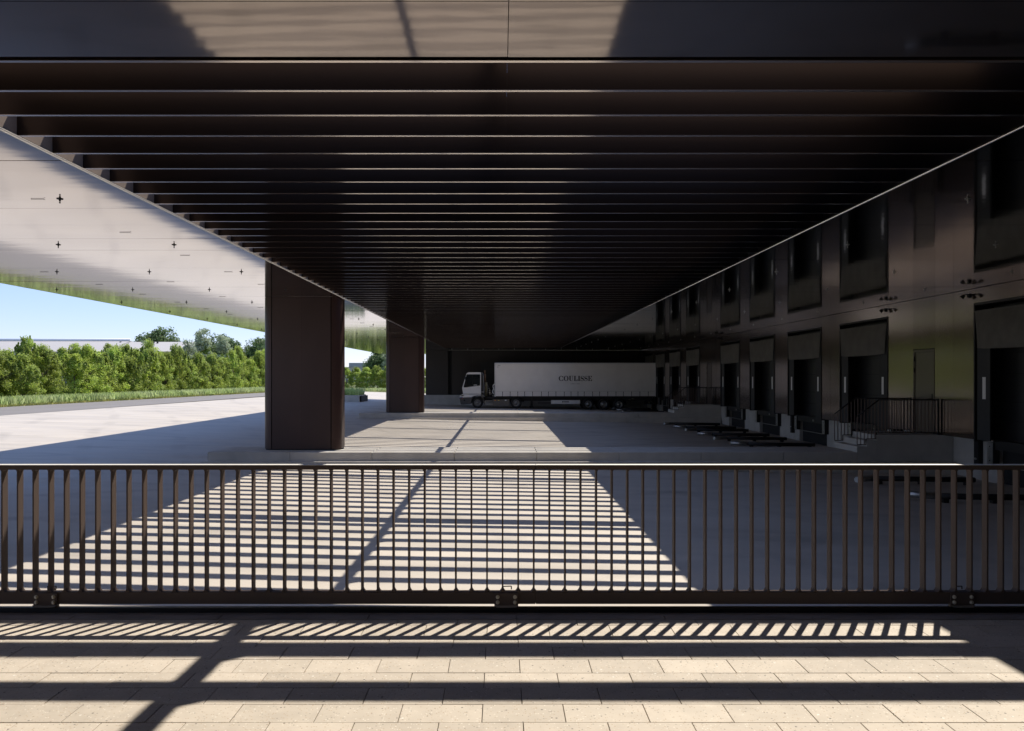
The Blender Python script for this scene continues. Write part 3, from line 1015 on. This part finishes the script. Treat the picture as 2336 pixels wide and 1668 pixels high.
def tree(name, cm, tm, loc, label, group, sc=(1, 1, 1)):
    t = thing(name, label, 'tree', loc, group)
    rz = random.uniform(0, 6.28)
    a = inst('crown', cm, loc, t, rz, sc)
    b = inst('trunk', tm, loc, t, rz, (sc[0], sc[1], sc[2]))
    return t
lab_h = 'bright green bushy tree in the dense hedge row beyond the road'
ti = 0
def hedge_near(v):
    return 'bright green bushy tree in the dense hedge row beyond the road'
y = 28.0
while y < 118:
    x = -37.2 + max(0, y - 45) * .050
    for rowx in (0, -2.0):
        s = random.uniform(.74, .92)
        hh = .81 + .0022 * (y - 40)
        tree('hedge_tree', hedge_c[ti % 6], hedge_t[ti % 3], (x + rowx + random.uniform(-.4, .4), y + random.uniform(-.4, .4) + (1.0 if rowx else 0), .665), 'bushy tree in the rear rank of the hedge, mostly hidden by those in front' if rowx else lab_h, 'rear rank of the hedge' if rowx else 'trees of the hedge row beyond the road',
             (s, s, hh * random.choice((.84, .9, .95, 1.0, 1.04, 1.12, 1.2)) * random.uniform(.96, 1.04)))
        ti += 1
    y += 1.65
# far hedge, running behind the yard
x = -36
while x < -2:
    s = random.uniform(.84, 1.0)
    tree('hedge_tree', hedge_c[ti % 6], hedge_t[ti % 3], (x, 119 + (x + 36) * .03 + random.uniform(-.5, .5), .55), 'bright green bushy tree in the far hedge seen between the pillars', 'trees of the far hedge behind the yard', (s, s, .68 * random.uniform(.92, 1.1)))
    ti += 1
    x += 1.6
# taller silvery trees among the hedge
for i, (x, y, s, lb) in enumerate(((-37.4, 93, .86, 'tallest pale silvery poplar rising from the hedge left of the nearest pillar'),
                                   (-36.4, 86.5, .68, 'pale silvery poplar just left of the tallest one'),
                                   (-36.6, 98.0, .80, 'pale silvery poplar just right of the tallest one, nearer the pillar'),
                                   (-19.0, 123, .66, 'pale silvery tree seen between the two pillars'),
                                   (-37.4, 79, .62, 'short pale silvery tree in the hedge before the big poplars'))):
    tree('silver_poplar', col_c[i % 2], hedge_t[0], (x, y, .66), lb, None, (s, s, s))
for i, (x, y, s, lb) in enumerate(((-118, 258, 1.36, 'large round dark tree rising behind the pale warehouse roof'),
                                   (-130, 262, 1.0, 'small round dark tree left of the large one behind the warehouse roof'),
                                   (-104, 262, 1.05, 'dark tree at the right end of the warehouse roof'),
                                   (-87, 232, 1.08, 'dark round tree between the poplars and the nearest pillar'),
                                   (-77, 238, 1.02, 'dark round tree right against the left side of the nearest pillar'),
                                   (-160, 268, .98, 'dark treetop peeping over the middle of the warehouse roof'),
                                   (-34.3, 143, .52, 'dark tree seen just right of the nearest pillar'),
                                   (-22.3, 136, .50, 'dark green tree standing behind the hedge beside the middle pillar'),
                                   (-18.3, 140, .48, 'dark green tree partly hidden by the middle pillar'))):
    tree('broadleaf_tree', big_c[i % 3], big_t[i % 2], (x, y, .6), lb, None, (s, s, s * (.97 if s > .7 else 1.0)))

# ------------------------------------------------------------------ far buildings
w = thing('far_warehouse', 'long pale warehouse with a white roof edge beyond the hedge', 'building', (-140, 240, .1))
MB().box(-160, -94.5, 220, 262, .1, 10.0).build('wall', M['hallwall'], w)
MB().prism([(219.5, 10.01), (234, 13.9), (262, 10.01)], -160.5, -116.5, 'x').build('roof', M['hallwall'], w)
MB().prism([(219.5, 10.01), (234, 13.5), (262, 10.01)], -116.4, -94.2, 'x').build('roof', M['hallwall'], w)
MB().tube((-160.5, 233.8, 14.1), (-116.4, 233.8, 14.1), .42, 12).build('roof_edge', M['hallroof'], w)
for x in (-118.5, -108.2, -107.0):
    MB().box(x - .22, x + .22, 231.5, 231.9, 12.6, 13.5).build('vent', M['darksteel'], w)
w = thing('far_office_block', 'small grey flat building peeping over the far hedge between the pillars', 'building', (-50, 260, .1))
MB().box(-56, -46.5, 255, 270, .1, 5.9).build('wall', M['hallwall'], w)
MB().box(-52.2, -44.5, 254.6, 270, 5.91, 7.3).build('roof', M['housegrey'], w)

# ------------------------------------------------------------------ trailer
TY = 62.05
TS = 27.4
def TX(cx): return (cx / 4.213 - 144.5) / TS
def TZ(cy): return 2.68 - (cy / 4.213 - 98.8) / TS
X0, X1 = TX(540), 12.84
ZT, ZB = TZ(287), TZ(611)
tr = thing('semi_trailer', 'long white curtain-sided trailer lettered COULISSE backed up to a dock', 'trailer', ((X0 + X1) / 2, TY + 1.27, 0))
zb2 = .99
# curtain with gentle vertical waves
mb = MB()
nx, nz = 60, 5
vs, fs = [], []
for j in range(nz + 1):
    for i in range(nx + 1):
        u = i / nx
        xx = X0 + .12 + (X1 - .2 - X0) * u
        zz = 1.44 + (ZT - .10 - 1.44) * j / nz
        vs.append((xx, TY + (.010 * math.sin(u * 40) + .008 * math.sin(u * 97 + 1)) * math.sin(math.pi * j / nz) + .004, zz))
for j in range(nz):
    for i in range(nx):
        a = j * (nx + 1) + i
        fs.append((a, a + 1, a + nx + 2, a + nx + 1))
mb.add(vs, fs, True)
cur = mb.build('side_curtain', M['tarp'], tr)
MB().box(X0 + .12, X1 - .08, TY + .004, TY + .02, zb2 + .04, 1.437).build('curtain_skirt', M['tarp'], cur)
MB().box(X0 + .2, X1 - .1, TY - .006, TY + .003, 1.437, 1.449).build('hem_line', M['greyink'], cur)
MB().box(X0 + .05, X1 - .03, TY + .03, TY + 2.52, zb2 + .05, ZT - .03).build('cargo_body', M['tarp'], tr)
MB().cbox(X0, X1, TY - .02, TY + 2.57, ZT - .045, ZT + .005, .02).box(X0 + .02, X1, TY - .012, TY + .02, ZT - .12, ZT - .046).build('roof_rail', M['truckwhite'], tr)
MB().cbox(X0, X0 + .11, TY - .012, TY + 2.56, zb2, ZT - .047, .02).build('front_wall', M['truckwhite'], tr)
MB().cbox(X1 - .07, X1, TY - .012, TY + 2.56, zb2, ZT - .047, .01).build('rear_frame', M['truckwhite'], tr)
MB().box(X0 + .1, X1, TY + .0, TY + 2.55, zb2 - .05, zb2 + .038).build('floor_rail', M['chassis'], tr)
for cx in (617, 690, 763, 829, 905, 990, 1058, 1130, 1210, 1275, 1342, 1402, 1482, 1550, 1628, 1707, 1778, 1857, 1937, 2018):
    x = TX(cx)
    MB().box(x - .028, x + .028, TY - .022, TY - .001, 1.33, 1.40).box(x - .016, x + .016, TY - .016, TY - .001, zb2 + .02, 1.329).build('strap_buckle', M['ink'], tr)
MB().path([(X0 + .28, TY - .008, ZT - .42), (X0 + .28, TY - .008, ZT - .22), (X0 + .50, TY - .008, ZT - .22)], .012, 6).build('corner_mark', M['greyink'], tr)
# chassis
MB().box(X0 + .9, X1 - .2, TY + .65, TY + .85, .62, zb2 - .06).box(X0 + .9, X1 - .2, TY + 1.7, TY + 1.9, .62, zb2 - .06).build('chassis_beam', M['chassis'], tr)
MB().box(X1 - .5, X1 - .2, TY + .1, TY + 2.45, .35, .55).build('underrun_bar', M['chassis'], tr)
sp = MB().box(TX(1083), TX(1362), TY + .05, TY + .09, TZ(681), TZ(645)).build('side_guard', M['steel'], tr)
sp.data.materials[0] = M['tarp']
gx = (TX(1083) + TX(1362)) / 2
MB().tube((gx - .22, TY + .040, .555), (gx - .22, TY + .049, .555), .055, 14).box(gx - .14, gx + .28, TY + .042, TY + .0495, .525, .585).build('maker_mark', M['ink'], sp)
MB().box(3.0, 7.0, TY + .10, TY + .14, .42, .50).box(3.0, 7.0, TY + .10, TY + .14, .62, .70).build('guard_rail', M['chassis'], tr)
for xx in (2.55, ):
    for yy in (TY + .45, TY + 1.95):
        MB().box(xx - .07, xx + .07, yy, yy + .14, .12, .9).box(xx - .18, xx + .18, yy - .05, yy + .19, .06, .12).build('landing_leg', M['chassis'], tr)
def wheel(par, x, y, z, r, w_, bright=True, near=True, nm='wheel'):
    s = 1 if near else -1
    pr = [(r * .60, 0.02 * s), (r * .66, 0.0), (r * .90, 0.0), (r * .98, .03 * s), (r, .07 * s), (r, (w_ - .07) * s), (r * .98, (w_ - .03) * s), (r * .6, w_ * s)]
    wh = MB().lathe_y((x, y, z), pr, 32).build('tyre', M['tyre'], par)
    rp = [(r * .60, .02 * s), (r * .585, .0 * s), (r * .56, .005 * s), (r * .53, .05 * s), (r * .36, .10 * s), (r * .33, .05 * s), (r * .20, .045 * s), (r * .19, -.01 * s), (r * .02, -.02 * s), (0, -.02 * s)]
    rm = MB().lathe_y((x, y, z), rp, 32).build('rim', M['rim'] if bright else M['steel'], wh)
    mb = MB()
    for i in range(10):
        t = 2 * math.pi * i / 10
        mb.tube((x + math.cos(t) * r * .265, y + .03 * s, z + math.sin(t) * r * .265), (x + math.cos(t) * r * .265, y + .055 * s, z + math.sin(t) * r * .265), .014, 6)
        mb.tube((x + math.cos(t) * r * .445, y + .062 * s, z + math.sin(t) * r * .445), (x + math.cos(t) * r * .445, y + .076 * s, z + math.sin(t) * r * .445), .03, 8)
    mb.build('wheel_nuts', M['chassis'], wh)
    return wh
for x in (7.21, 8.49, 9.77):
    wheel(tr, x, TY + .04, court_z(x) + .47, .47, .38, False)
    wheel(tr, x, TY + 2.50, court_z(x) + .47, .47, .38, False, False)
MB().box(6.7, 10.5, TY + .75, TY + 1.75, .3, .6).build('axle_frame', M['chassis'], tr)
for i, (cx, cy) in enumerate(((1845, 640), (1875, 632), (2030, 665))):
    MB().tube((TX(cx) - .1, TY + .2, TZ(cy)), (TX(cx) + .1, TY + .2, TZ(cy) - .03), .05, 8).build('air_line_coupling', M['olive'], tr)

# lettering: a high-contrast serif drawn by hand; unit height 1
def ring(cx, cy, ro, rx_i, ry_i, a0, a1, n=28, H=.5):
    pts_o, pts_i = [], []
    for i in range(n + 1):
        t = R(a0 + (a1 - a0) * i / n)
        pts_o.append((cx + ro * math.cos(t), cy + (H + .012) * math.sin(t)))
        pts_i.append((cx + rx_i * math.cos(t), cy + ry_i * math.sin(t)))
    return [[pts_o[i], pts_o[i + 1], pts_i[i + 1], pts_i[i]] for i in range(n)]
def rect(x0, x1, y0, y1): return [[(x0, y0), (x1, y0), (x1, y1), (x0, y1)]]
def letter(ch):
    T, t = .215, .06
    if ch == 'O': return ring(.46, .5, .46, .25, .455, 0, 360), .92
    if ch == 'C':
        q = ring(.46, .5, .46, .25, .455, 42, 318)
        q += [[(.80, .64), (.86, .64), (.86, 1.0), (.82, 1.0)], [(.66, .93), (.80, .66), (.86, .66), (.80, .90)]]
        q += [[(.80, .36), (.82, 0.0), (.86, 0.0), (.86, .36)], [(.66, .07), (.80, .10), (.86, .34), (.80, .34)]]
        return q, .88
    if ch == 'U':
        q = rect(.10, .10 + T, .28, 1) + rect(.0, .42, .94, 1) + rect(.68, .73, .30, 1) + rect(.55, .86, .94, 1)
        n = 14
        for i in range(n):
            a, b = R(180 + 180 * i / n), R(180 + 180 * (i + 1) / n)
            q.append([(.415 + .315 * math.cos(a), .30 + .31 * math.sin(a)), (.415 + .315 * math.cos(b), .30 + .31 * math.sin(b)),
                      (.49 + .19 * math.cos(b), .30 + .255 * math.sin(b)), (.49 + .19 * math.cos(a), .30 + .255 * math.sin(a))])
        return q, .86
    if ch == 'L':
        return rect(.10, .10 + T, 0, 1) + rect(0, .42, .94, 1) + rect(0, .70, 0, .06) + [[(.50, .06), (.70, .06), (.70, .34), (.66, .34)]], .72
    if ch == 'I':
        return rect(.10, .10 + T, 0, 1) + rect(0, .40, .94, 1) + rect(0, .40, 0, .06), .40
    if ch == 'E':
        q = rect(.10, .10 + T, 0, 1) + rect(0, .72, .94, 1) + rect(0, .76, 0, .06) + rect(.3, .52, .49, .53)
        q += [[(.52, .955), (.68, .68), (.72, .68), (.72, .955)], [(.54, .045), (.76, .045), (.76, .34), (.72, .34)], [(.42, .51), (.52, .34), (.55, .34), (.55, .68), (.52, .68)]]
        return q, .78
    if ch == 'S':
        q = []
        n = 24
        pts = []
        for i in range(n + 1):
            u = i / n
            # centre line of an S
            if u < .5:
                a = R(35 + (270 - 35) * (u / .5))
                pts.append((.33 + .235 * math.cos(a), .735 + .235 * math.sin(a)))
            else:
                a = R(90 - (90 + 145) * ((u - .5) / .5))
                pts.append((.33 + .25 * math.cos(a), .25 + .25 * math.sin(a)))
        for i in range(n):
            def wd(u): return .05 + .20 * math.exp(-((u - .5) / .20) ** 2)
            p, r_ = Vector(pts[i]), Vector(pts[i + 1])
            pa = Vector(pts[max(i - 1, 0)]); pb = Vector(pts[min(i + 2, n)])
            d0 = (r_ - pa).normalized(); d1 = (pb - p).normalized()
            n0, n1 = Vector((-d0.y, d0.x)), Vector((-d1.y, d1.x))
            w0, w1 = wd(i / n) / 2, wd((i + 1) / n) / 2
            q.append([tuple(p + n0 * w0), tuple(r_ + n1 * w1), tuple(r_ - n1 * w1), tuple(p - n0 * w0)])
        q += [[(.50, .86), (.56, .68), (.60, .68), (.60, 1.0), (.56, 1.0)], [(.02, 0), (.06, 0), (.14, .13), (.06, .33), (.02, .33)]]
        return q, .64
    return [], .5
mb = MB()
tx = 0.0
quads = []
for ch in "COULISSE":
    q, adv = letter(ch)
    for p in q:
        quads.append([(u + tx, v) for u, v in p])
    tx += adv + .085
tot = tx - .085
lx0, lx1 = TX(1157), TX(1477)
lz0, lz1 = TZ(460), TZ(412)
for p in quads:
    vs = [(lx0 + u / tot * (lx1 - lx0), lz0 + v * (lz1 - lz0)) for u, v in p]
    ar = sum(vs[i][0] * vs[(i + 1) % len(vs)][1] - vs[(i + 1) % len(vs)][0] * vs[i][1] for i in range(len(vs)))
    if ar < 0: vs = vs[::-1]
    mb.add([(x, TY - .012, z) for x, z in vs], [tuple(range(len(vs)))])
mb.build('lettering', M['ink'], tr)
td = bpy.data.curves.new('small_lettering', 'FONT')
td.body = "SINCE 1992"
td.size = .125
td.align_x = 'CENTER'
td.space_character = 1.25
td.materials.append(M['greyink'])
to = bpy.data.objects.new('small_lettering', td)
me_t = bpy.data.meshes.new_from_object(to)
to = bpy.data.objects.new('small_lettering', me_t)
COL.objects.link(to)
to.parent = tr
to.rotation_euler = (R(90), 0, 0)
to.location = Vector(((TX(1275) + TX(1355)) / 2, TY - .013, TZ(492))) - wloc(tr)

# ------------------------------------------------------------------ yard tractor
def CX(c): return c / (10.83 * TS) - 114.5 / TS
def CZt(c): return 2.68 + 28.8 / TS - c / (10.83 * TS)
yt = thing('yard_tractor', 'white yard tractor with a narrow cab coupled to the white trailer', 'truck', (-1.3, TY + 1.27, 0))
P = lambda L: [(CX(a), CZt(b)) for a, b in L]
cabY0, cabY1 = TY + .02, TY + 1.72
prof = P([(262, 600), (285, 742), (728, 742), (728, 222), (716, 212), (420, 212), (385, 226), (366, 252), (352, 300)])
cab = MB().prism([(x, z) for x, z in prof], cabY0, cabY1).build('cab', M['truckwhite'], yt)
MB().prism(P([(378, 262), (300, 560), (306, 582), (330, 588), (700, 540), (708, 530), (708, 275), (698, 262)]), cabY0 - .010, cabY0 - .001).build('window_rubber', M['black'], cab)
MB().prism(P([(384, 270), (310, 558), (328, 576), (505, 552), (505, 270)]), cabY0 - .016, cabY0 - .0102).build('side_window', M['glass'], cab)
MB().prism(P([(516, 270), (516, 551), (698, 527), (698, 270)]), cabY0 - .016, cabY0 - .0102).build('side_window', M['glass'], cab)
MB().box(CX(540), CX(628), cabY0 - .020, cabY0 - .0165, CZt(532), CZt(522)).build('window_sticker', M['white'], cab)
# windscreen, set proud of the raked front
a, b = Vector((CX(352) - .004, 0, CZt(300))), Vector((CX(272) - .004, 0, CZt(575)))
MB().add([(a.x, cabY0 + .1, a.z), (b.x, cabY0 + .1, b.z), (b.x, cabY1 - .1, b.z), (a.x, cabY1 - .1, a.z)], [(0, 1, 2, 3)]).build('windscreen', M['glass'], cab)
MB().prism(P([(735, 226), (770, 230), (800, 560), (800, 735), (735, 735)]), cabY0 + .03, cabY1 - .03).build('cab_back', M['chassis'], cab)
MB().path([(CX(762), cabY0 + .02, CZt(216)), (CX(778), cabY0 + .02, CZt(260)), (CX(803), cabY0 + .02, CZt(560)), (CX(803), cabY0 + .02, CZt(790))], .018, 8).build('grab_rail', M['steel'], cab)
MB().box(CX(728), CX(800), cabY0 - .005, cabY0 + .02, CZt(702), CZt(694)).build('handle', M['truckwhite'], cab)
MB().tube((CX(350), cabY0 - .12, CZt(320)), (CX(350), cabY0 - .12, CZt(400)), .05, 8).tube((CX(362), cabY0 - .12, CZt(300)), (CX(380), cabY0, CZt(270)), .012, 6).build('mirror', M['chassis'], cab)
hood = MB().prism(P([(300, 756), (248, 762), (197, 818), (195, 838), (500, 828), (540, 790), (720, 785), (724, 756)]), TY + .02, TY + 2.5).build('fender', M['truckwhite'], yt)
MB().prism(P([(250, 768), (308, 772), (292, 800), (225, 803)]), TY + .008, TY + .019).build('headlight', M['glass'], hood)
MB().prism(P([(195, 822), (280, 822), (278, 832), (197, 834)]), TY + .006, TY + .018).build('badge', M['blue'], hood)
bmp = MB().prism(P([(194, 846), (500, 838), (490, 905), (480, 992), (300, 1012), (238, 1010), (225, 990)]), TY + .03, TY + 2.49).build('bumper', M['plastic'], yt)
MB().tube((CX(318), TY + .018, CZt(905)), (CX(318), TY + .029, CZt(905)), .07, 12).build('tow_hole', M['black'], bmp)
MB().tube((CX(272), TY + .018, CZt(863)), (CX(272), TY + .029, CZt(863)), .03, 10).build('marker_lamp', M['red'], bmp)
# wheel arch
mb = MB()
wc = (CX(640), CZt(955))
for i in range(10):
    t0, t1 = R(15 + 15 * i), R(15 + 15 * (i + 1))
    ro, ri = .575, .52
    mb.prism([(wc[0] + ri * math.cos(t0), wc[1] + ri * math.sin(t0)), (wc[0] + ro * math.cos(t0), wc[1] + ro * math.sin(t0)), (wc[0] + ro * math.cos(t1), wc[1] + ro * math.sin(t1)), (wc[0] + ri * math.cos(t1), wc[1] + ri * math.sin(t1))], TY + .0, TY + .6)
mb.build('wheel_arch', M['plastic'], yt)
MB().prism(P([(735, 745), (760, 760), (835, 1010), (810, 1012), (760, 860), (730, 790)]), TY + .0, TY + .4).build('mudguard', M['boxgrey'], yt)
wheel(yt, wc[0], TY + .05, .47, .455, .32, True)
wheel(yt, wc[0], TY + 2.48, .47, .455, .32, True, False)
wheel(yt, CX(1595), TY + .05, .46, .47, .55, True)
wheel(yt, CX(1595), TY + 2.48, .46, .47, .55, True, False)
MB().box(CX(500), CX(1800), TY + .75, TY + .95, .55, .93).box(CX(500), CX(1800), TY + 1.6, TY + 1.8, .55, .93).box(CX(880), CX(1500), TY + .3, TY + 2.2, .80, .94).build('chassis_frame', M['chassis'], yt)
bx = MB().cbox(CX(1018), CX(1430), TY + .06, TY + .7, CZt(1052), CZt(882), .01).build('side_box', M['boxgrey'], yt)
for cx, m in ((1080, 'amber'), (1165, 'yellow'), (1338, 'white')):
    MB().cbox(CX(cx - 20), CX(cx + 20), TY + .045, TY + .059, CZt(914), CZt(892), .003).build('marker_lamp', M[m], bx)
MB().box(CX(835), CX(1008), TY + .05, TY + .4, CZt(925), CZt(912)).box(CX(835), CX(1008), TY + .05, TY + .4, CZt(1003), CZt(985)).box(CX(828), CX(840), TY + .05, TY + .4, CZt(1003), CZt(912)).build('step', M['steel'], yt)
ex = MB().tube((CX(845), TY + .55, CZt(795)), (CX(850), TY + .55, CZt(462)), .13, 16, .125).build('exhaust', M['olive'], yt)
MB().tube((CX(828), TY + .55, CZt(461)), (CX(828), TY + .55, CZt(250)), .07, 12).tube((CX(822), TY + .55, CZt(250)), (CX(820), TY + .55, CZt(165)), .045, 12).build('stack', M['rust'], ex)
MB().path([(CX(880), TY + .5, CZt(500)), (CX(900), TY + .5, CZt(560)), (CX(870), TY + .5, CZt(780))], .012, 6).build('stack_guard', M['steel'], ex)
MB().cbox(CX(820), CX(1000), TY + 1.0, TY + 2.2, .95, 1.45, .02).build('hydraulic_tank', M['chassis'], yt)
mb = MB()
for i in range(3):
    pts = []
    for j in range(26):
        t = j / 25
        pts.append((CX(925) + (CX(1075) - CX(925)) * t, TY + .8 + .1 * i + .05 * math.cos(j * 1.6), 1.15 + .55 * (1 - (2 * t - 1) ** 2) * -.3 + .55 * t + .05 * math.sin(j * 1.6)))
    mb.path(pts, .016, 5)
mb.build('air_hoses', M['steel'], yt)
for cx, cy, r in ((925, 612, .04), (940, 655, .05), (940, 715, .075), (945, 738, .05)):
    MB().tube((CX(cx), TY + .70, CZt(cy)), (CX(cx), TY + .76, CZt(cy)), r, 10).build('coupling', M['steel'], yt)
mb = MB()
mb.path([(CX(1070), TY + .5, CZt(500)), (CX(1035), TY + .5, CZt(520)), (CX(1022), TY + .5, CZt(570)), (CX(1040), TY + .5, CZt(620)), (CX(1010), TY + .5, CZt(680)), (CX(1040), TY + .5, CZt(755))], .045, 8)
mb.build('trailer_cable', M['white'], yt)
